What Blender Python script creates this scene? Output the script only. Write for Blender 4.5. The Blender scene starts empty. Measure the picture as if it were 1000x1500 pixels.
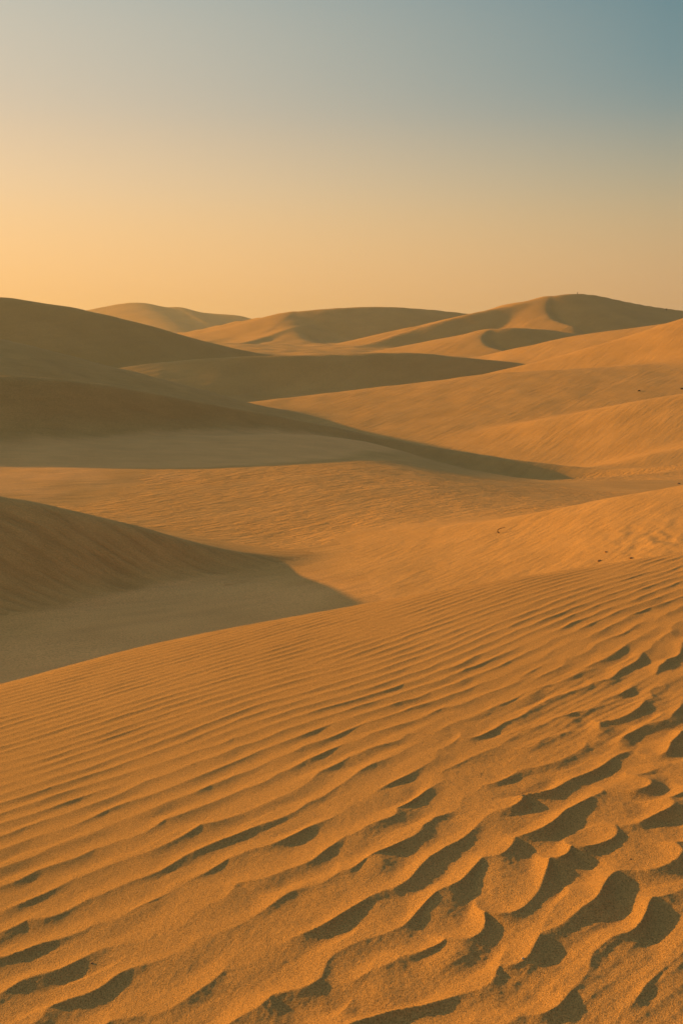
import bpy, math, random
import numpy as np

R = math.radians
scene = bpy.context.scene
COL = scene.collection

# ------------------------------------------------------------------ camera
EYE_Z = 1.5
PITCH = R(10.5)
FPX = 35.0 / 36.0 * 1500.0            # focal length in pixels of the 1000 x 1500 photograph
cam_d = bpy.data.cameras.new('camera')
cam_d.sensor_fit = 'VERTICAL'
cam_d.sensor_height = 36.0
cam_d.lens = 35.0
cam_d.clip_start = 0.05
cam_d.clip_end = 20000.0
cam = bpy.data.objects.new('camera', cam_d)
cam.location = (0, 0, EYE_Z)
cam.rotation_euler = (math.pi / 2 - PITCH, 0, 0)
COL.objects.link(cam)
scene.camera = cam

# ------------------------------------------------------------------ sun, sky, exposure
SUN_AZ = R(-64.0)                     # from straight ahead (+Y), negative = to the left
SUN_EL = R(10.0)
sd = (math.sin(SUN_AZ) * math.cos(SUN_EL), math.cos(SUN_AZ) * math.cos(SUN_EL), math.sin(SUN_EL))
sun_d = bpy.data.lights.new('sun', 'SUN')
sun_d.energy = 4.9
sun_d.color = (1.0, 0.475, 0.035)
sun_d.angle = R(1.0)
sun = bpy.data.objects.new('sun', sun_d)
sun.rotation_euler = (math.pi / 2 - SUN_EL, 0, -SUN_AZ + math.pi)
sun.location = (sd[0] * 300, sd[1] * 300, 200)
COL.objects.link(sun)

world = bpy.data.worlds.new('World')
scene.world = world
world.use_nodes = True
nt = world.node_tree
nt.nodes.clear()


def N(tree, kind, **kw):
    n = tree.nodes.new(kind)
    for k, v in kw.items():
        setattr(n, k, v)
    return n


def math_node(tree, op, a, b=None, c=None, clamp=False):
    n = N(tree, 'ShaderNodeMath', operation=op, use_clamp=clamp)
    for i, v in enumerate((a, b, c)):
        if v is None:
            continue
        if isinstance(v, (int, float)):
            n.inputs[i].default_value = v
        else:
            tree.links.new(v, n.inputs[i])
    return n.outputs[0]


def ramp(tree, fac, stops, interp='B_SPLINE'):
    n = N(tree, 'ShaderNodeValToRGB')
    cr = n.color_ramp
    cr.interpolation = interp
    while len(cr.elements) > 1:
        cr.elements.remove(cr.elements[-1])
    for i, (p, c) in enumerate(stops):
        e = cr.elements[0] if i == 0 else cr.elements.new(p)
        e.position = p
        e.color = (c[0], c[1], c[2], 1)
    tree.links.new(fac, n.inputs[0])
    return n.outputs[0]


out = N(nt, 'ShaderNodeOutputWorld')
bg = N(nt, 'ShaderNodeBackground')
bg.inputs['Strength'].default_value = 0.081
nt.links.new(bg.outputs[0], out.inputs[0])
sky = N(nt, 'ShaderNodeTexSky', sky_type='NISHITA')
sky.sun_disc = False
sky.sun_elevation = SUN_EL
sky.sun_rotation = SUN_AZ
sky.dust_density = 4.0
sky.air_density = 1.5
tc = N(nt, 'ShaderNodeTexCoord')
sep = N(nt, 'ShaderNodeSeparateXYZ')
nt.links.new(tc.outputs['Generated'], sep.inputs[0])
elev = math_node(nt, 'ARCSINE', sep.outputs['Z'])
ef = math_node(nt, 'MULTIPLY_ADD', elev, 180 / math.pi / 100.0, 0.1)      # 0.1 = horizon, 1.0 = zenith
dotp = math_node(nt, 'ADD', math_node(nt, 'MULTIPLY', sep.outputs['X'], math.sin(SUN_AZ)),
                 math_node(nt, 'MULTIPLY', sep.outputs['Y'], math.cos(SUN_AZ)))
mr = N(nt, 'ShaderNodeMapRange', interpolation_type='LINEAR', clamp=True)
nt.links.new(dotp, mr.inputs['Value'])
mr.inputs['From Min'].default_value = 0.15
mr.inputs['From Max'].default_value = 0.78
WARM = [(0.0, (.80, .44, .15)), (0.115, (.96, .545, .205)), (0.165, (.91, .60, .31)), (0.21, (.72, .565, .39)),
        (0.265, (.57, .535, .44)), (0.36, (.40, .45, .42)), (0.6, (.30, .39, .42)), (1.0, (.26, .35, .40))]
COOL = [(0.0, (.50, .30, .13)), (0.115, (.61, .365, .165)), (0.165, (.48, .375, .225)), (0.21, (.24, .295, .275)),
        (0.265, (.13, .235, .265)), (0.36, (.09, .20, .26)), (0.6, (.16, .26, .33)), (1.0, (.26, .35, .40))]
mix = N(nt, 'ShaderNodeMix', data_type='RGBA')
nt.links.new(mr.outputs[0], mix.inputs['Factor'])
nt.links.new(ramp(nt, ef, COOL, 'CARDINAL'), mix.inputs[6])
nt.links.new(ramp(nt, ef, WARM, 'CARDINAL'), mix.inputs[7])
# dust in the air over the clear sky: mostly the dust colours, a little of the Nishita sky behind
# the sky brightens on towards the sun and dims on the side away from it
GLOW = [(0.0, (1.2, .66, .22)), (0.115, (1.7, .95, .32)), (0.165, (1.8, 1.15, .52)), (0.21, (1.6, 1.1, .60)),
        (0.265, (1.15, .90, .58)), (0.36, (.62, .60, .48)), (0.6, (.36, .43, .43)), (1.0, (.26, .35, .40))]
BACK = [(0.0, (.18, .14, .10)), (0.115, (.24, .17, .12)), (0.165, (.22, .18, .14)), (0.21, (.16, .17, .16)),
        (0.265, (.10, .14, .17)), (0.36, (.09, .15, .20)), (0.6, (.15, .24, .31)), (1.0, (.26, .35, .40))]


def sky_side(prev, stops, lo, hi):
    g = N(nt, 'ShaderNodeMapRange', interpolation_type='SMOOTHSTEP', clamp=True)
    nt.links.new(dotp, g.inputs['Value'])
    g.inputs['From Min'].default_value = lo
    g.inputs['From Max'].default_value = hi
    x = N(nt, 'ShaderNodeMix', data_type='RGBA')
    nt.links.new(g.outputs[0], x.inputs['Factor'])
    nt.links.new(prev, x.inputs[6])
    nt.links.new(ramp(nt, ef, stops, 'CARDINAL'), x.inputs[7])
    return x.outputs[2]


col = sky_side(mix.outputs[2], GLOW, .74, 1.0)
col = sky_side(col, BACK, .20, -.7)
dust = N(nt, 'ShaderNodeVectorMath', operation='SCALE')
nt.links.new(col, dust.inputs[0])
dust.inputs['Scale'].default_value = 10.0
mix2 = N(nt, 'ShaderNodeMix', data_type='RGBA')
mix2.inputs['Factor'].default_value = 0.94
nt.links.new(sky.outputs[0], mix2.inputs[6])
nt.links.new(dust.outputs[0], mix2.inputs[7])
nt.links.new(mix2.outputs[2], bg.inputs['Color'])

scene.view_settings.view_transform = 'Standard'
scene.view_settings.look = 'None'
scene.view_settings.exposure = 0.44
scene.view_settings.gamma = 1.0
scene.view_settings.use_curve_mapping = False
scene.render.engine = 'CYCLES'
scene.cycles.max_bounces = 4
scene.cycles.diffuse_bounces = 2

# ------------------------------------------------------------------ helpers
rng = np.random.default_rng(7)


def at(px, py, Y):
    """A place in the desert, Y metres ahead, seen in the photograph at (px, py); z is relative to the eye."""
    u = (px - 500.0) / FPX
    v = (750.0 - py) / FPX
    fy = math.cos(PITCH) + v * math.sin(PITCH)
    fz = -math.sin(PITCH) + v * math.cos(PITCH)
    s = Y / fy
    return (u * s, Y, fz * s)


def noise_tile(n, lo, hi, seed, slope=-1.0, stretch=(1.0, 1.0)):
    """Periodic smooth noise of n x n cells, wavelengths hi..lo cells, unit deviation."""
    g = np.random.default_rng(seed)
    kx = np.fft.fftfreq(n)[:, None] * stretch[0]
    ky = np.fft.fftfreq(n)[None, :] * stretch[1]
    k = np.hypot(kx, ky)
    k[0, 0] = 1.0
    a = k ** slope * np.exp(-(k * lo) ** 2) * (1 - np.exp(-(k * hi) ** 2))
    a[0, 0] = 0.0
    f = np.fft.ifft2(a * np.fft.fft2(g.normal(size=(n, n)))).real
    return (f / f.std()).astype(np.float64)


def sample(tile, x, y):
    n, m = tile.shape
    x = np.asarray(x, float)
    y = np.asarray(y, float)
    i = np.floor(x)
    j = np.floor(y)
    fx = x - i
    fy = y - j
    i = i.astype(np.int64)
    j = j.astype(np.int64)
    i0, i1, j0, j1 = i % n, (i + 1) % n, j % m, (j + 1) % m
    return ((tile[i0, j0] * (1 - fx) + tile[i1, j0] * fx) * (1 - fy) +
            (tile[i0, j1] * (1 - fx) + tile[i1, j1] * fx) * fy)


T_FBM = noise_tile(512, 10, 120, 3, -1.6)
T_SOFT = noise_tile(512, 30, 200, 4, -1.5)
T_FINE = noise_tile(512, 5, 40, 5, -1.0)
T_BILL = noise_tile(512, 9, 40, 8, -.5)
T_STREAK = noise_tile(512, 6, 60, 6, -1.0, (1.0, 6.0))     # long in the second axis


def smoothstep(a, b, x):
    t = np.clip((x - a) / (b - a), 0, 1)
    return t * t * (3 - 2 * t)


def smax(a, b, k):
    d = np.clip(1 - np.abs(a - b) / k, 0, 1)
    return np.maximum(a, b) + d * d * k * 0.25


def dense(pts, n):
    """Smooth curve through control points (rows of any width), cubic Hermite in chord length."""
    p = np.array(pts, float)
    d = np.r_[0, np.cumsum(np.hypot(np.diff(p[:, 0]), np.diff(p[:, 1])))]
    h = np.diff(d)
    s = np.diff(p, axis=0) / h[:, None]
    m = np.zeros_like(p)
    m[0], m[-1] = s[0], s[-1]
    m[1:-1] = (s[:-1] * h[1:, None] + s[1:] * h[:-1, None]) / (h[:-1] + h[1:])[:, None]
    q = np.linspace(0, d[-1], n)
    i = np.clip(np.searchsorted(d, q) - 1, 0, len(h) - 1)
    t = ((q - d[i]) / h[i])[:, None]
    H = h[i][:, None]
    return ((2 * t**3 - 3 * t**2 + 1) * p[i] + (t**3 - 2 * t**2 + t) * H * m[i] +
            (-2 * t**3 + 3 * t**2) * p[i + 1] + (t**3 - t**2) * H * m[i + 1])


class Dune:
    """A ridge: a crest line in space, with a face on its right-hand side (towards the viewer for a
    crest that runs left to right) and a back on its other side. Steepness may change along the crest."""

    def __init__(self, name, label, crest, face, back, round_face=.5, round_back=1.0, k=1.0, part_of=None, end=.45, mat=None, smooth=31):
        self.name, self.label, self.part_of, self.mat = name, label, part_of, mat
        rows = []
        for c in crest:
            if c[0] == 'w':                      # a world point (x, y, z relative to the eye)
                rows.append(list(c[1:4]) + list(c[4:6] if len(c) > 4 else (face, back)))
            else:
                rows.append(list(at(*c[:3])) + list(c[3:5] if len(c) > 3 else (face, back)))
        c = dense(rows, 300)
        w = np.hanning(smooth)[1:-1]
        w /= w.sum()
        q = len(w) // 2
        p = np.pad(c, ((q, q), (0, 0)), mode='edge')
        p[:q] = c[0] - (c[q:0:-1] - c[0])
        p[-q:] = c[-1] - (c[-2:-q - 2:-1] - c[-1])
        c = np.stack([np.convolve(p[:, q], w, 'valid') for q in range(5)], 1)
        self.c = c
        e = c[-1, :2] - c[0, :2]
        self.L = np.linalg.norm(e)
        self.e = e / self.L
        self.r = np.array([self.e[1], -self.e[0]])          # right-hand normal
        self.o = c[0, :2]
        self.s = np.maximum.accumulate((c[:, :2] - self.o) @ self.e)
        self.n = (c[:, :2] - self.o) @ self.r
        self.rf, self.rb, self.k, self.end = round_face, round_back, k, end

    def height(self, X, Y):
        dx, dy = X - self.o[0], Y - self.o[1]
        s = dx * self.e[0] + dy * self.e[1]
        n = dx * self.r[0] + dy * self.r[1]
        f = lambda v: np.interp(s, self.s, v)
        d = n - f(self.n)
        up = d > 0
        sl = np.where(up, f(self.c[:, 3]), f(self.c[:, 4]))
        r = np.where(up, self.rf, self.rb)
        h = f(self.c[:, 2]) - sl * (np.sqrt(d * d + r * r) - r)
        over = np.maximum(np.maximum(-s, s - self.L), 0)
        return h - self.end * over


# ------------------------------------------------------------------ the lie of the land (z relative to the eye)
def base(X, Y):
    Rr = np.hypot(X, Y)
    ys = np.array([-2000, -60, 0, 14, 20, 34, 50, 66, 80, 95, 112, 140, 170, 220, 300, 450, 700, 1200, 2600])
    zs = np.array([-9, -7.4, -7.1, -7.05, -7.0, -7.35, -8.7, -10.4, -12.8, -14.6, -14.2, -12.6, -11.8, -9.6, -8.6, -8.0, -7, -6, -6], float)
    q = np.where(Y > 0, np.hypot(Y, X * 0.35), Y)
    z = np.interp(q, ys, zs)
    z = z + 0.18 * sample(T_SOFT, X * 4.0, Y * 4.0) * np.clip(Rr / 60, .2, 1.5)
    return z


BROW = [(-900, 1120), (-400, 1065), (0, 1003), (100, 976), (200, 949), (300, 927), (400, 908), (500, 890), (600, 872), (700, 855), (800, 838),
        (900, 823), (1000, 808), (1150, 783), (1350, 745), (1700, 690)]


def flat0(X, Y):
    return -1.5 - 0.03 * Y + 0.115 * X


def on_flat(px, py):
    a = at(px, py, 1.0)
    Y = -1.5 / (a[2] + 0.03 - 0.115 * a[0])
    return (a[0] * Y, Y)


brow = dense([on_flat(*p) for p in BROW], 60)


def shelf(X, Y):
    """The rippled shelf the photograph is taken from: nearly level, falling away beyond its brow."""
    best = np.full(X.shape, 1e18)
    sg = np.zeros(X.shape)
    for i in range(len(brow) - 1):
        ax, ay = brow[i]
        ex, ey = brow[i + 1] - brow[i]
        t = np.clip(((X - ax) * ex + (Y - ay) * ey) / (ex * ex + ey * ey), 0, 1)
        dx = X - ax - t * ex
        dy = Y - ay - t * ey
        d2 = dx * dx + dy * dy
        m = d2 < best
        best[m] = d2[m]
        sg[m] = (ex * (Y - ay) - ey * (X - ax))[m]
    n = np.sqrt(best) * np.sign(sg)             # positive beyond the brow
    n = n - 0.2
    r = 0.2
    drop = 0.56 * 0.5 * (n + np.sqrt(n * n + r * r))
    drop = drop - 0.0
    back = np.clip(-Y - 3, 0, None) * 0.12
    return flat0(X, np.maximum(Y, -3)) - drop - back, n


DUNES = [
    # left to right, near to far
    Dune('sand_dune', 'shaded streaky dune rising at the left edge just behind the rippled sand',
         [('w', -60, 34, -3.0), ('w', -34, 29, -0.8), (-420, 640, 27.0), (-140, 704, 26.6), (0, 729, 26.5, .46, .36), (50, 735, 26.6, .46, .36), (100, 745, 26.8, .48, .36), (150, 757, 27.0, .50, .36), (200, 771, 27.2, .54, .36),
          (250, 786, 27.4), (300, 800, 27.6), (350, 813, 27.8), (385, 821, 28.0), (412, 828, 28.2), (460, 841, 28.7), (520, 862, 29.2)],
         .60, .36, .25, .25, .8, mat='slip'),
    Dune('sand_dune', 'low sunlit slope with scuff marks falling left towards the shaded hollow, just beyond the rippled sand',
         [(400, 845, 33), (500, 812, 31.5), (600, 786, 30.5), (700, 768, 29.6), (800, 750, 28.9), (900, 730, 28.5), (1000, 712, 28.3), ('w', 17.5, 27.8, -3.0), ('w', 32, 26, -1.2)],
         .10, .30, .8, .6, 1.6, mat='scuffed', end=.2),
    Dune('sand_dune', 'broad finely rippled sunlit bank between the streaky left dune and the shaded valley',
         [('w', -60, 44, -8.0), (-300, 712, 44), (0, 710, 46), (150, 710, 46), (250, 704, 46), (350, 695, 46.5), (450, 683, 47.5), (540, 673, 49.5, 0, .26), (600, 698, 64, -.09, .26), (700, 711, 73, -.115, .26), (850, 704, 77, -.12, .26), (1000, 690, 79, -.12, .26), (1200, 672, 84, -.12, .26)],
         .0, .26, 2.0, 1.0, 1.2, mat='bank', end=.1, smooth=71),
    Dune('sand_swell', 'low pale swell of shaded sand in the hollow under the long dark dune',
         [('w', -70, 46, -7.5), (-200, 658, 52), (0, 653, 54), (180, 648, 59), (300, 640, 64), (450, 638, 71), (560, 652, 77), (640, 680, 81), (700, 705, 85)],
         .04, .15, 1.2, 2.0, 1.5, mat='swell'),
    Dune('sand_dune', 'long shaded dune on the left with its crest sweeping right to a thin dark tip',
         [('w', -150, 50, -4.0), ('w', -60, 52.5, -3.6), ('w', -34, 55.5, -3.2), (0, 548, 60), (100, 556, 63.5), (200, 570, 68), (300, 589, 73), (400, 608, 78.5), (500, 628, 84.5), (600, 649, 88),
          (700, 666, 89), (800, 681, 88), (900, 690, 85), (1000, 692, 82), (1100, 694, 79)],
         .58, .30, .5, 2.0, 2.0),
    Dune('sand_dune', 'shaded smooth slope at the left edge between two darker long dunes',
         [('w', -150, 105, 1.0), ('w', -80, 110, 1.0), (-150, 478, 113), (0, 496, 115), (50, 507, 116), (100, 520, 118), (200, 545, 121), (300, 572, 124), (350, 586, 126), (420, 604, 130)],
         .17, .30, 1.0, 2.0, 2.0),
    Dune('sand_dune', 'large dark dune against the sky at the left edge',
         [('w', -260, 210, 3), ('w', -150, 214, 6), (-150, 432, 218), (0, 434, 220), (60, 441, 222), (130, 455, 225), (200, 472, 228), (270, 491, 231), (330, 508, 234), (392, 519, 238), (450, 530, 245)],
         .46, .30, 1.0, 3.0, 3.0),
    Dune('sand_dune', 'low broad dune in the middle distance, sunlit on its left end and dark along its face',
         [(120, 552, 178, .2, .25), (180, 538, 182, .2, .25), (250, 530, 187, .24, .25), (310, 525, 189, .30, .25), (360, 522, 190, .44, .25), (450, 520, 192), (550, 517, 195), (620, 518, 198), (700, 526, 202), (770, 533, 208), (860, 548, 216)],
         .44, .25, .8, 3.0, 2.0),
    Dune('sand_dune', 'wide golden slope running from the middle down to the long shaded dune',
         [(260, 606, 140), (330, 592, 143), (400, 585, 146), (500, 575, 148), (600, 561, 149), (700, 549, 148), (800, 542, 146), (1000, 530, 142), ('w', 110, 130, -1)],
         .16, .25, 3.0, 2.0, 3.0, smooth=91),
    Dune('sand_dune', 'tall golden dune at the right edge, its streaked flank catching the sun',
         [(640, 566, 164), (700, 549, 163), (750, 539, 162), (800, 526, 162), (850, 512, 162), (900, 497, 162), (950, 482, 162), (1000, 466, 162), (1200, 420, 160), ('w', 115, 156, 6.0)],
         .26, .30, 2.0, 2.0, 1.0, smooth=101),
    Dune('sand_dune', 'lower golden slope at the right edge below the tall streaked flank',
         [(560, 668, 116), (650, 645, 115), (700, 633, 114), (750, 623, 113.5), (850, 603, 112), (900, 592, 111), (1000, 577, 110), (1200, 545, 106), ('w', 80, 98, -3.0)],
         .27, .20, 2.0, 2.0, 1.0, smooth=101),
    Dune('sand_dune', 'small sunlit rise at the right edge just above the thin shadow tip',
         [(800, 700, 88), (850, 691, 89), (890, 681, 89.5), (940, 668, 90), (1000, 655, 90.5), (1200, 625, 90), ('w', 80, 90, -6.0)],
         .22, .2, 1.0, 1.0, 1.0),
    Dune('sand_dune', 'smooth golden slope directly behind the tall dune at the right edge',
         [(640, 534, 278), (690, 525, 275), (760, 508, 271), (850, 490, 266), (960, 475, 259), (1100, 456, 250), ('w', 150, 225, 8)],
         .24, .25, 3.0, 3.0, 2.0, smooth=101),
    Dune('sand_dune', 'small hump with a dark hollow on its right, in front of the peaked dune',
         [(600, 521, 325), (640, 511, 328), (680, 498, 330), (705, 487, 332), (735, 481, 334), (780, 481, 337), (830, 487, 341, .25, .2), (900, 496, 350, .2, .2)],
         .44, .20, 2.0, 1.5, 2.0),
    Dune('spur', 5, [(722, 482, 336), (712, 487, 330), (704, 496, 322), (712, 506, 313), (740, 514, 304)],
         .20, .50, 2.5, .6, .8, part_of=-1),
    Dune('sand_dune', 'tall peaked dune on the right skyline with a dark slip face',
         [(480, 515, 400), (530, 505, 410), (600, 484, 425), (690, 460, 440), (750, 447, 448), (800, 436, 452), (825, 431, 455), (850, 430, 458), (900, 439, 464), (960, 450, 472), (1040, 462, 482), (1150, 480, 495)],
         .42, .25, 1.2, 4.0, 1.5),
    Dune('spur', 6, [(806, 434, 455), (802, 443, 446), (801, 455, 436), (808, 467, 424), (840, 478, 408)],
         .22, .52, 3.0, .6, .8, part_of=-1),
    Dune('sand_dune', 'long flat-topped dune in the middle of the skyline, mostly in shade',
         [(250, 497, 560, .14, .25), (310, 485, 565, .14, .25), (370, 470, 570, .15, .25), (410, 460, 574, .2, .25), (440, 456, 577, .34, .25), (470, 453, 580), (520, 450, 585), (560, 449, 590), (620, 453, 598), (680, 459, 606), (760, 470, 620)],
         .36, .25, 3.0, 5.0, 3.0),
    Dune('spur', 7, [(430, 456, 578), (424, 462, 568), (412, 474, 552), (390, 488, 530)],
         .18, .42, 3.0, 1.0, 1.5, part_of=-1),
    Dune('spur', 8, [(476, 473, 565), (440, 479, 540), (390, 493, 510), (345, 506, 480)],
         .20, .36, 3.0, 1.0, 1.5, part_of=-2),
    Dune('sand_dune', 'pale hazy dunes farthest away on the left skyline',
         [(40, 472, 1150), (90, 462, 1160), (130, 454, 1170), (165, 447, 1180), (205, 443, 1190), (222, 445, 1194), (240, 450, 1200), (263, 449, 1203), (287, 456, 1208), (320, 460, 1212), (348, 462, 1220), (370, 468, 1230), (395, 477, 1240), (450, 485, 1260)],
         .13, .25, 8.0, 8.0, 4.0),
]
OWNERS = [('rippled_shelf', 'near bank of golden sand covered in wind ripples')] + [('valley_floor', 'sandy valley floor between the dunes')]


def terrain(X, Y, far_only=False):
    h = base(X, Y)
    own = np.ones(X.shape, np.int64)
    second = np.full(X.shape, -1e3)
    hp = h - 40 * smoothstep(30, 36, Y) - 40 * smoothstep(4, 10, -Y)     # floors painted lighter in their shade: the near hollow and the swell
    hn = h - 1.0 * (1 - smoothstep(30, 36, Y))
    for i, d in enumerate(DUNES):
        hm = d.c[:, 2].max()
        reach = (hm + 16.0) / max(.12, min(d.c[:, 3].min(), d.c[:, 4].min())) + 10
        x0, x1 = d.c[:, 0].min() - reach, d.c[:, 0].max() + reach
        y0, y1 = d.c[:, 1].min() - reach, d.c[:, 1].max() + reach
        m = (X > x0) & (X < x1) & (Y > y0) & (Y < y1)
        if not m.any():
            continue
        xs, ys = X[m], Y[m]
        hd = d.height(xs, ys)
        sc = min(4, max(.3, float(np.hypot(d.c[:, 0], d.c[:, 1]).min()) / 100))
        hd = hd + 0.08 * sc * sample(T_FBM, xs * 6 / sc + 31 * i, ys * 6 / sc + 17 * i) * .5
        if d.mat == 'scuffed':                    # trampled, slumped patches on the scuffed slope
            for px, py, w, q in ((7.6, 24.0, 1.0, .013), (6.2, 21.0, .9, .010), (5.0, 22.5, 1.3, .006), (2.6, 25.5, .5, .006)):
                g = np.exp(-((xs - px) / w) ** 2 - ((ys - py) / (1.6 * w)) ** 2)
                hd = hd + g * q * sample(T_FINE, xs * 26 + ys * 12, ys * 14 - xs * 8)
        hm_ = h[m]
        om = own[m]
        second[m] = np.maximum(second[m], np.minimum(hm_, hd))
        if d.mat == 'swell':
            hp[m] = np.maximum(hp[m], np.where(xs < 99, hd - .25 - 2.5 * smoothstep(-4, 6, xs), -99))
        else:
            hn[m] = np.maximum(hn[m], hd)
        om[hd > hm_] = (i if d.part_of is None else i + d.part_of) + 2
        h[m] = smax(hm_, hd, d.k)
        own[m] = om
    hs, n = shelf(X, Y)
    near = np.hypot(X, Y) < 60
    k = 0.8
    own = np.where((hs > h) & near, 0, own)
    h = np.where(near, smax(h, hs, k), h)
    sc = np.clip(np.hypot(X, Y) / 60, .3, 6)
    edge = smoothstep(0.0, .28 * sc, h - second)
    pale = smoothstep(-.5 * sc, .5 * sc, hp - hn + .18 * sc * sample(T_FBM, X * 9, Y * 9))
    return h, own, n, edge, pale


# ------------------------------------------------------------------ wind ripples on the near shelf
RA = R(35.0)                                      # the crest lines run 35 degrees off the x axis
CX, CY = math.cos(RA), math.sin(RA)               # along the crests
WX, WY = CY, -CX                                  # down wind (towards the lower right)


def envelope(n, cell, sk, st, seed):
    """Slowly varying complex amplitude of a train of waves (lengths in wavelengths): its phase breaks make the ripples fork and end."""
    g = np.random.default_rng(seed)
    f = np.fft.fftfreq(n, cell)
    ku, kv = f[:, None], f[None, :]
    a = np.exp(-0.5 * (ku / sk) ** 2 - 0.5 * (kv / st) ** 2)
    e = np.fft.ifft2(a * np.fft.fft2(g.normal(size=(n, n)) + 1j * g.normal(size=(n, n))))
    return e / np.abs(e).std() / 1.9


E_FINE = envelope(512, .3, .105, .075, 21)
E_BOLD = envelope(512, .3, .14, .15, 33)
U_TAB = np.linspace(-14, 10, 2400)
LAM_TAB = .062 + .155 * smoothstep(-4.8, -0.7, U_TAB)      # wavelength grows down wind
PH_TAB = np.r_[0, np.cumsum(np.diff(U_TAB) / LAM_TAB[1:])]


def ripples(X, Y, n_brow):
    u = X * WX + Y * WY                           # down wind
    v = X * CX + Y * CY                           # along crest
    u = u + .03 * (v - 2.0) * np.clip(u + 4.6, 0, 6)
    big = smoothstep(-3.9, -1.5, u + 0.12 * (v - 2))     # bolder to the lower right
    uw = u + 0.05 * sample(T_SOFT, v * 26, u * 16 + 9)
    uw = uw + big * 0.013 * sample(T_FBM, v * 70 + 40, u * 30)
    lam = np.interp(uw, U_TAB, LAM_TAB)
    U = np.interp(uw, U_TAB, PH_TAB)
    V = v / .12
    c = .3
    er = (1 - big) * (sample(E_FINE.real, U / c, V / c) + .24) + big * (sample(E_BOLD.real, U / c, V / c) + .10)
    ei = (1 - big) * sample(E_FINE.imag, U / c, V / c) + big * sample(E_BOLD.imag, U / c, V / c)
    amp = np.hypot(er, ei)
    # brinks are scalloped: bowed down wind between cusps, differently on every ripple
    cusp = np.abs(sample(T_BILL, U * 9, V * 5)) * (.06 + .11 * big)
    ph = (U + np.arctan2(ei, er) / (2 * np.pi) - cusp) % 1.0
    a = np.clip(amp / 0.55, 0, 1.2) ** .8
    a = a * np.clip(.95 + .32 * sample(T_BILL, U * 7 + 60, V * 5 + 90), .2, 1.5)
    lee = .54
    up = ph / (1 - lee)                           # the back steepens up to a sharp brink
    dn = (1 - ph) / lee                           # the lee drops off it and eases into a long trough
    p = np.where(up < dn, up ** 1.45, dn ** 2.1)
    huge = smoothstep(-2.2, -.9, u + .25 * (v - 1.2))
    h = a * (.051 + .034 * big + .016 * huge) * lam * (p - .4)
    # fine secondary ripples in patches over the larger ones
    u2 = u + .012 * sample(T_FBM, v * 60, u * 60)
    f2 = ((u2 / .043 + .15 * v) % 1.0)
    h = h + .0018 * np.clip(sample(T_SOFT, u * 40 + 11, v * 26), 0, 1) * (.4 + big) * np.where(f2 < .6, (f2 / .6) ** 1.3, ((1 - f2) / .4) ** 1.5)
    h = h * (1 - .85 * smoothstep(-.25, .4, n_brow))
    h = h + 0.006 * big * sample(T_SOFT, X * 60, Y * 60)
    h = h + (0.0004 + .0008 * big) * sample(T_FBM, X * 160, Y * 160)
    h = h + (0.0001 + .0003 * big) * sample(T_FINE, X * 420 + 5, Y * 420)
    return h


# ------------------------------------------------------------------ grids, then one mesh for each dune
def ring_angles(a0, a1, n):
    return np.linspace(R(a0), R(a1), n)


pieces = {}


def add_grid(ang, rad, near, closed=False, sink=0.0):
    A, Rr = np.meshgrid(ang, rad, indexing='ij')
    X, Y = Rr * np.sin(A), Rr * np.cos(A)
    if near:
        h, nb = shelf(X, Y)
        own = np.zeros(X.shape, np.int64)
        h = h + ripples(X, Y, nb)
        edge, pale = np.ones(X.shape), np.zeros(X.shape)
    else:
        h, own, nb, edge, pale = terrain(X, Y)
        m = (own == 0)
        if m.any():
            h[m] += ripples(X[m], Y[m], nb[m]) * (1.0 if rad[0] < 20 else 0)
    h = h - sink * Rr
    P = np.stack([X, Y, h + EYE_Z], -1)
    du = np.gradient(P, axis=0)
    dv = np.gradient(P, axis=1)
    nrm = np.cross(dv, du)
    nrm /= np.linalg.norm(nrm, axis=-1)[..., None] + 1e-12
    nrm *= np.where(nrm[..., 2:] < 0, -1.0, 1.0)
    na, nr = X.shape
    idx = np.arange(na * nr).reshape(na, nr)
    q = np.stack([idx[:-1, :-1], idx[1:, :-1], idx[1:, 1:], idx[:-1, 1:]], -1).reshape(-1, 4)
    qo = own[:-1, :-1].reshape(-1)
    P, nrm = P.reshape(-1, 3), nrm.reshape(-1, 3)
    at2 = np.stack([edge.ravel(), pale.ravel()], 1)
    for o in np.unique(qo):
        qq = q[qo == o]
        used, inv = np.unique(qq.ravel(), return_inverse=True)
        pieces.setdefault(int(o), []).append((P[used], nrm[used], inv.reshape(-1, 4), at2[used]))


def geo(a, b, n):
    return np.exp(np.linspace(math.log(a), math.log(b), n))


def fan(inner, n_in, outer, n_out):
    """Directions round the viewer, closer together straight ahead than at the sides."""
    side = np.linspace(inner, outer, n_out + 1)[1:]
    return np.radians(np.r_[-side[::-1], np.linspace(-inner, inner, n_in), side])


add_grid(fan(23, 600, 52, 120), geo(1.0, 9.0, 1060), True)
add_grid(fan(23, 430, 40, 60), geo(9.0, 2600, 780), False)
add_grid(ring_angles(51.8, 308.2, 130), geo(0.3, 9.1, 110), True, sink=.002)
add_grid(ring_angles(39.8, 320.2, 140), geo(9.0, 2600, 180), False, sink=.002)
add_grid(ring_angles(-52.2, 52.2, 60), geo(0.3, 1.005, 30), True)


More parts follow.
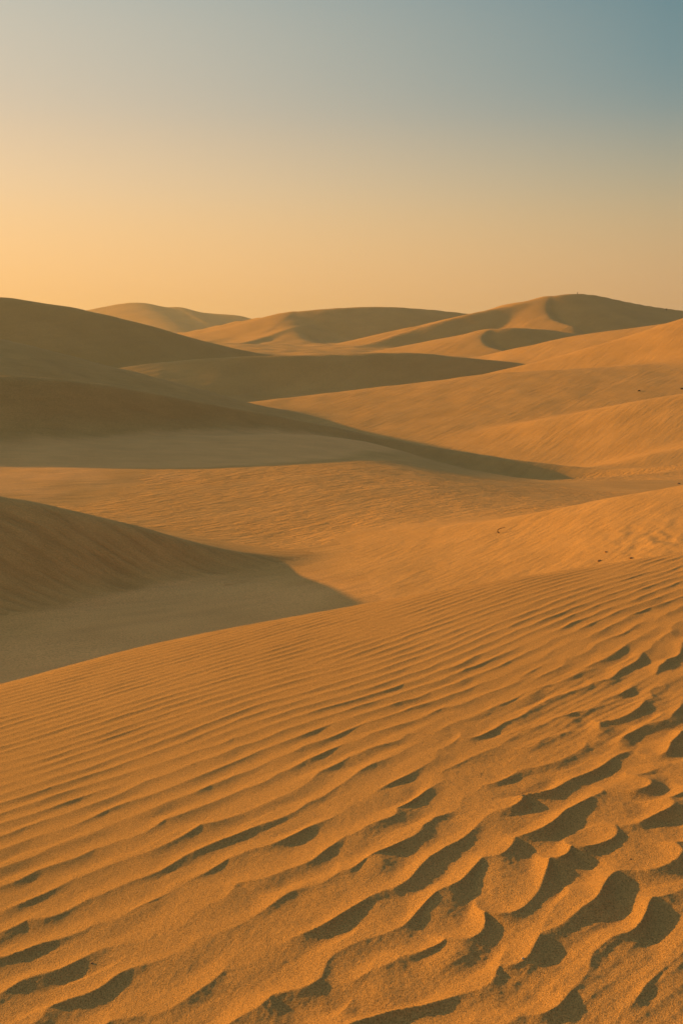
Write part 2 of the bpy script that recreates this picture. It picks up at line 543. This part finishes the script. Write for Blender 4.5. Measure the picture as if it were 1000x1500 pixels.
def build_mesh(name, mat, owner):
    V, Nn, F, A, off = [], [], [], [], 0
    for p, n, f, q in pieces[owner]:
        A.append(q)
        V.append(p)
        Nn.append(n)
        F.append(f + off)
        off += len(p)
    V, Nn, F = np.concatenate(V), np.concatenate(Nn), np.concatenate(F)
    me = bpy.data.meshes.new(name)
    me.vertices.add(len(V))
    me.vertices.foreach_set('co', V.astype(np.float32).ravel())
    me.loops.add(F.size)
    me.loops.foreach_set('vertex_index', F.astype(np.int32).ravel())
    me.polygons.add(len(F))
    me.polygons.foreach_set('loop_start', np.arange(0, F.size, 4, dtype=np.int32))
    me.polygons.foreach_set('use_smooth', np.ones(len(F), bool))
    me.update(calc_edges=True)
    me.normals_split_custom_set_from_vertices(Nn.astype(np.float32))
    A = np.concatenate(A).astype(np.float32)
    for q, nm in enumerate(('edge', 'pale')):
        me.attributes.new(nm, 'FLOAT', 'POINT').data.foreach_set('value', np.ascontiguousarray(A[:, q]))
    me.materials.append(mat)
    o = bpy.data.objects.new(name, me)
    COL.objects.link(o)
    return o


# ------------------------------------------------------------------ sand
PALE = (1.27, 1.22, 1.34)                         # extra light on the shaded valley floors, put into the sand colour
SAND0, SAND1 = (.564, .295, .090), (.636, .334, .105)


def sand_material(name, angle, streak, grain, bump, fine=.3, tint=0.0, squash=.16, speck=.35):
    m = bpy.data.materials.new(name)
    m.use_nodes = True
    t = m.node_tree
    t.nodes.clear()
    o = N(t, 'ShaderNodeOutputMaterial')
    b = N(t, 'ShaderNodeBsdfPrincipled')
    b.inputs['Roughness'].default_value = 0.95
    b.inputs['Specular IOR Level'].default_value = 0.15
    t.links.new(b.outputs[0], o.inputs[0])
    co = N(t, 'ShaderNodeTexCoord')
    mp = N(t, 'ShaderNodeMapping')
    mp.inputs['Rotation'].default_value = (0, 0, angle)
    t.links.new(co.outputs['Object'], mp.inputs[0])

    def noise(scale, detail, rough=.55, stretch=None):
        n = N(t, 'ShaderNodeTexNoise')
        n.inputs['Scale'].default_value = scale
        n.inputs['Detail'].default_value = detail
        n.inputs['Roughness'].default_value = rough
        if stretch:
            s = N(t, 'ShaderNodeMapping')
            s.inputs['Scale'].default_value = stretch
            t.links.new(mp.outputs[0], s.inputs[0])
            t.links.new(s.outputs[0], n.inputs[0])
        else:
            t.links.new(co.outputs['Object'], n.inputs[0])
        return n.outputs['Fac']

    broad = noise(1 / (streak * 6), 4)
    gr = noise(grain, 3, .75)
    mix1 = N(t, 'ShaderNodeMix', data_type='RGBA')                            # shaded valley floors brightened through their colour
    at_pale = N(t, 'ShaderNodeAttribute', attribute_name='pale')
    at_edge = N(t, 'ShaderNodeAttribute', attribute_name='edge')
    t.links.new(at_pale.outputs['Fac'], mix1.inputs['Factor'])
    t.links.new(ramp(t, broad, [(0.3, SAND0), (0.7, SAND1)], 'LINEAR'), mix1.inputs[6])
    t.links.new(ramp(t, broad, [(0.3, tuple(a * b for a, b in zip(SAND0, PALE))), (0.7, tuple(a * b for a, b in zip(SAND1, PALE)))], 'LINEAR'), mix1.inputs[7])
    c1 = mix1.outputs[2]
    mixc = N(t, 'ShaderNodeMix', data_type='RGBA', blend_type='MULTIPLY')
    mixc.inputs['Factor'].default_value = 1.0
    t.links.new(c1, mixc.inputs[6])
    lo, hi = 1 - .55 * speck, 1 + .40 * speck                                 # dark heavy grains and bright quartz grains
    t.links.new(ramp(t, gr, [(0.38, (lo, lo, lo * .95)), (0.47, (.97, .97, .97)), (0.55, (1.02, 1.02, 1.02)), (0.64, (hi, hi, hi))], 'LINEAR'), mixc.inputs[7])
    st = noise(1 / streak, 5, .6, (1, squash, squash * .6))
    mixs = N(t, 'ShaderNodeMix', data_type='RGBA', blend_type='MULTIPLY')      # shading of the streaky relief, painted in as darker streaks
    patch = ramp(t, noise(1 / (streak * 9), 2), [(.35, (.5, .5, .5)), (.62, (1, 1, 1))], 'LINEAR')
    strength = math_node(t, 'MULTIPLY', patch, at_edge.outputs['Fac'])
    t.links.new(math_node(t, 'MULTIPLY', strength, tint), mixs.inputs['Factor'])
    t.links.new(mixc.outputs[2], mixs.inputs[6])
    t.links.new(ramp(t, st, [(0.32, (.44, .43, .42)), (0.58, (1, 1, 1))], 'LINEAR'), mixs.inputs[7])
    t.links.new(mixs.outputs[2], b.inputs['Base Color'])
    b1 = N(t, 'ShaderNodeBump')
    t.links.new(strength, b1.inputs['Strength'])
    b1.inputs['Distance'].default_value = bump
    t.links.new(st, b1.inputs['Height'])
    b2 = N(t, 'ShaderNodeBump')
    b2.inputs['Strength'].default_value = 1.0
    b2.inputs['Distance'].default_value = fine / grain
    t.links.new(gr, b2.inputs['Height'])
    t.links.new(b1.outputs[0], b2.inputs['Normal'])
    t.links.new(b2.outputs[0], b.inputs['Normal'])
    return m


mat_near = sand_material('sand_rippled', RA, .30, 240, .0, fine=1.5, speck=.75)
MATS = {
    'slip': sand_material('sand_slip', R(-76), .24, 30, .12, fine=.15, tint=.5, squash=.09),
    'scuffed': sand_material('sand_scuffed', R(52), .22, 30, .05, fine=.2, tint=.08, squash=.28),
    'bank': sand_material('sand_bank', R(50), .28, 24, .20, fine=.2, tint=.12, squash=.3),
    'swell': sand_material('sand_swell', R(66), .40, 24, .05, fine=.2, tint=.15),
    'mid': sand_material('sand_mid', R(42), .6, 16, .09, fine=.12, tint=.16, squash=.16),
    'far': sand_material('sand_far', R(42), 1.8, 7, .2, fine=.12, tint=.08),
}
mat_floor = sand_material('sand_floor', R(66), .40, 24, .05, fine=.2, tint=.18)


def tag(o, label, cat, kind=None, group=None):
    o['label'] = label
    o['category'] = cat
    if kind:
        o['kind'] = kind
    if group:
        o['group'] = group


tag(build_mesh('rippled_sand_bank', mat_near, 0), 'near bank of golden sand covered in wind ripples', 'sand bank', 'structure')
tag(build_mesh('valley_floor', mat_floor, 1), 'shaded sandy floor in the hollows between the dunes', 'ground', 'structure')
for i, d in enumerate(DUNES):
    if d.part_of is not None:
        continue
    if i + 2 not in pieces:
        print('no cells', i, d.label)
        continue
    o = build_mesh('sand_dune', MATS[d.mat or ('mid' if d.c[:, 1].min() < 170 else 'far')], i + 2)
    tag(o, d.label, 'sand dune', 'structure', 'dunes of the desert')


# ------------------------------------------------------------------ small things lying on the sand
def ground(px, py, y0=1.5, y1=900):
    """Where the line of sight through (px, py) of the photograph first meets the sand."""
    Y = np.exp(np.linspace(math.log(y0), math.log(y1), 6000))
    a = at(px, py, 1.0)
    X, Z = a[0] * Y, a[2] * Y
    h, own, nb, edge, pale = terrain(X, Y)
    m = own == 0
    h[m] += ripples(X[m], Y[m], nb[m])
    i = int(np.argmax(Z <= h))
    return X[i], Y[i], h[i] + EYE_Z


def surface(x, y):
    h, own, nb, edge, pale = terrain(np.array([x]), np.array([y]))
    if own[0] == 0:
        h = h + ripples(np.array([x]), np.array([y]), nb)
    return float(h[0]) + EYE_Z


def plain_material(name, c0, c1, scale, rough=.85):
    m = bpy.data.materials.new(name)
    m.use_nodes = True
    t = m.node_tree
    b = t.nodes['Principled BSDF']
    b.inputs['Roughness'].default_value = rough
    n = N(t, 'ShaderNodeTexNoise')
    n.inputs['Scale'].default_value = scale
    n.inputs['Detail'].default_value = 5
    co = N(t, 'ShaderNodeTexCoord')
    t.links.new(co.outputs['Object'], n.inputs[0])
    t.links.new(ramp(t, n.outputs['Fac'], [(.35, c0), (.65, c1)], 'LINEAR'), b.inputs['Base Color'])
    bp = N(t, 'ShaderNodeBump')
    bp.inputs['Strength'].default_value = .6
    bp.inputs['Distance'].default_value = .15 / scale
    t.links.new(n.outputs['Fac'], bp.inputs['Height'])
    t.links.new(bp.outputs[0], b.inputs['Normal'])
    return m


import bmesh
mat_stone = plain_material('dark_stone', (.045, .035, .025), (.11, .08, .055), 9)
mat_pebble = plain_material('pale_pebble', (.55, .36, .2), (.7, .5, .32), 300)
mat_speck = plain_material('dark_pebble', (.10, .06, .035), (.2, .12, .07), 300)
mat_clod = plain_material('sand_clod', (.20, .10, .04), (.36, .19, .07), 20)
mat_twig = plain_material('dry_twig', (.07, .045, .025), (.16, .10, .05), 40)


def stone(name, place, size, squash, seed, mat, rz=0.0, sink=.25, sub=3):
    r = random.Random(seed)
    bm = bmesh.new()
    bmesh.ops.create_icosphere(bm, subdivisions=sub, radius=.5)
    cuts = [(r.uniform(-1, 1), r.uniform(-1, 1), r.uniform(-.3, 1)) for _ in range(9)]
    for v in bm.verts:
        p = v.co.copy()
        for c in cuts:                            # knock flats into it
            l = math.sqrt(sum(q * q for q in c)) or 1
            d = sum(p[q] * c[q] for q in range(3)) / l - (.33 + .09 * abs(c[0]))
            if d > 0:
                for q in range(3):
                    p[q] -= c[q] / l * d * .85
        v.co = (p[0] * size[0], p[1] * size[1], p[2] * size[2])
    me = bpy.data.meshes.new(name)
    bm.to_mesh(me)
    bm.free()
    for q in me.polygons:
        q.use_smooth = True
    me.materials.append(mat)
    o = bpy.data.objects.new(name, me)
    x, y, z = place
    o.location = (x, y, surface(x, y) + size[2] * (.5 - sink))
    o.rotation_euler = (r.uniform(-.15, .15), r.uniform(-.15, .15), rz)
    COL.objects.link(o)
    return o


def sized(px, py, w, y0=1.5):
    p = ground(px, py, y0)
    return p, w * p[1] / FPX


def put(px, py, w, h, d, name, label, cat, mat, seed, rz=0.0, sink=.25, group=None, y0=1.5):
    p, s = sized(px, py, 1.0, y0)
    o = stone(name, p, (w * s * .62, d * s * .62, h * s * .62), 0, seed, mat, rz, sink)
    tag(o, label, cat, None, group)


put(935, 573, 7, 4.5, 6, 'rock', 'small dark rock at the foot of the tall golden dune on the right', 'rock', mat_stone, 11, .3)
put(998, 570, 9, 4, 7, 'rock', 'low dark rock at the very right edge below the tall golden dune', 'rock', mat_stone, 12, .1)
put(877, 822, 13, 6, 9, 'sand_clod', 'larger dark clod of crusted sand on the brow of the rippled bank', 'sand clod', mat_clod, 13, .5, .45, 'clods on the scuffed slope')
put(887, 809, 9, 4, 8, 'sand_clod', 'smaller dark clod just above the larger one on the scuffed slope', 'sand clod', mat_clod, 14, .2, .4, 'clods on the scuffed slope')
put(924, 818, 12, 4, 8, 'sand_clod', 'long flat clod lying along the brow to the right of the larger clod', 'sand clod', mat_clod, 15, .3, .4, 'clods on the scuffed slope')
put(993, 709, 10, 5, 8, 'sand_clod', 'dark clod on the crest of the scuffed slope at the right edge', 'sand clod', mat_clod, 16, .3, .4, 'clods on the scuffed slope')
put(765, 1405, 9, 8, 8, 'pebble', 'pale rounded pebble lying in a ripple shadow at the lower right', 'pebble', mat_pebble, 17, .3, .3)
put(135, 1412, 8, 3, 5, 'pebble', 'tiny dark sliver of stone on a lit ripple back at the lower left', 'pebble', mat_speck, 18, .6, .3)
put(923, 1259, 5, 4, 5, 'pebble', 'tiny dark pebble on lit sand near the right edge', 'pebble', mat_speck, 19, .2, .3)
put(858, 1247, 4, 3, 4, 'pebble', 'tiny dark pebble on lit sand above the large shaded troughs', 'pebble', mat_speck, 20, .2, .3)


def tube(bm, pts, r0, r1, seg=6):
    rings = []
    for i, p in enumerate(pts):
        a = np.array(pts[max(i - 1, 0)])
        b = np.array(pts[min(i + 1, len(pts) - 1)])
        d = (b - a) / (np.linalg.norm(b - a) + 1e-9)
        u = np.cross(d, (0.3, .5, .81))
        u /= np.linalg.norm(u) + 1e-9
        w = np.cross(d, u)
        r = r0 + (r1 - r0) * i / (len(pts) - 1)
        rings.append([bm.verts.new(tuple(np.array(p) + r * (math.cos(q) * u + math.sin(q) * w))) for q in np.linspace(0, 2 * math.pi, seg, endpoint=False)])
    for A, B in zip(rings, rings[1:]):
        for q in range(seg):
            bm.faces.new((A[q], A[(q + 1) % seg], B[(q + 1) % seg], B[q]))
    bm.faces.new(rings[0][::-1])
    bm.faces.new(rings[-1])


def bush(px, py, width, height, label, seed, y0):
    r = random.Random(seed)
    (x, y, z), s = sized(px, py, 1.0, y0)
    w, h = width * s, height * s
    root = bpy.data.objects.new('dry_shrub', None)
    root.location = (x, y, surface(x, y))
    COL.objects.link(root)
    tag(root, label, 'shrub')
    for k in range(9):
        bm = bmesh.new()
        a = r.uniform(0, 6.28)
        lean = r.uniform(.1, 1) * w * .5
        pts = [(lean * t * t * math.cos(a), lean * t * t * math.sin(a), -.05 * h + h * t * r.uniform(.9, 1.0)) for t in (0, .3, .6, .85, 1)]
        tube(bm, pts, w * .05, w * .02)
        for _ in range(4):
            t0 = r.uniform(.4, .9)
            b = (lean * t0 * t0 * math.cos(a), lean * t0 * t0 * math.sin(a), h * t0)
            e = (b[0] + r.uniform(-.3, .3) * w, b[1] + r.uniform(-.3, .3) * w, b[2] + r.uniform(.05, .3) * h)
            tube(bm, [b, tuple((np.array(b) + e) / 2), e], w * .025, w * .01, 4)
        me = bpy.data.meshes.new('stem')
        bm.to_mesh(me)
        bm.free()
        me.materials.append(mat_twig)
        o = bpy.data.objects.new('stem', me)
        o.parent = root
        COL.objects.link(o)


bush(845, 431.5, 2.4, 3.0, 'tiny lone shrub standing on the summit of the peaked dune', 3, 300)
bush(975, 455, 4, 3.0, 'tiny low shrub on the falling right shoulder of the peaked dune', 4, 300)

# the small crooked root that pokes out of the scuffed slope
(x, y, z), s = sized(730, 781, 1.0, 12)
bm = bmesh.new()
tube(bm, [(2 * s, 0, -1.5 * s), (0, 0, .5 * s), (-1.8 * s, .5 * s, 2.2 * s), (-1.5 * s, 1 * s, 4.4 * s), (1 * s, 2 * s, 6 * s), (5 * s, 3 * s, 7 * s), (10 * s, 4 * s, 8 * s)], 1.0 * s, .3 * s, 8)
me = bpy.data.meshes.new('dry_root')
bm.to_mesh(me)
bm.free()
me.materials.append(mat_twig)
o = bpy.data.objects.new('dry_root', me)
o.location = (x, y, surface(x, y))
COL.objects.link(o)
tag(o, 'small dark curved root poking out of the scuffed sunlit slope', 'root')


# ------------------------------------------------------------------ haze
def haze_box(x0, x1, y0, y1, z0, z1, density):
    v = [(x, y, z) for z in (z0, z1) for y in (y0, y1) for x in (x0, x1)]
    f = [(0, 2, 3, 1), (4, 5, 7, 6), (0, 1, 5, 4), (2, 6, 7, 3), (0, 4, 6, 2), (1, 3, 7, 5)]
    me = bpy.data.meshes.new('haze')
    me.from_pydata(v, [], f)
    m = bpy.data.materials.new('haze')
    m.use_nodes = True
    t = m.node_tree
    t.nodes.clear()
    o = N(t, 'ShaderNodeOutputMaterial')
    p = N(t, 'ShaderNodeVolumePrincipled')
    p.inputs['Density'].default_value = density
    p.inputs['Color'].default_value = (.93, .90, .86, 1)
    p.inputs['Anisotropy'].default_value = .3
    t.links.new(p.outputs[0], o.inputs['Volume'])
    me.materials.append(m)
    ob = bpy.data.objects.new('haze', me)
    COL.objects.link(ob)
    ob['label'] = 'thin dusty haze hanging over the whole desert'
    ob['kind'] = 'stuff'
    return ob


haze_box(-2700, 2700, -2700, 2700, -30, 45, .00023)
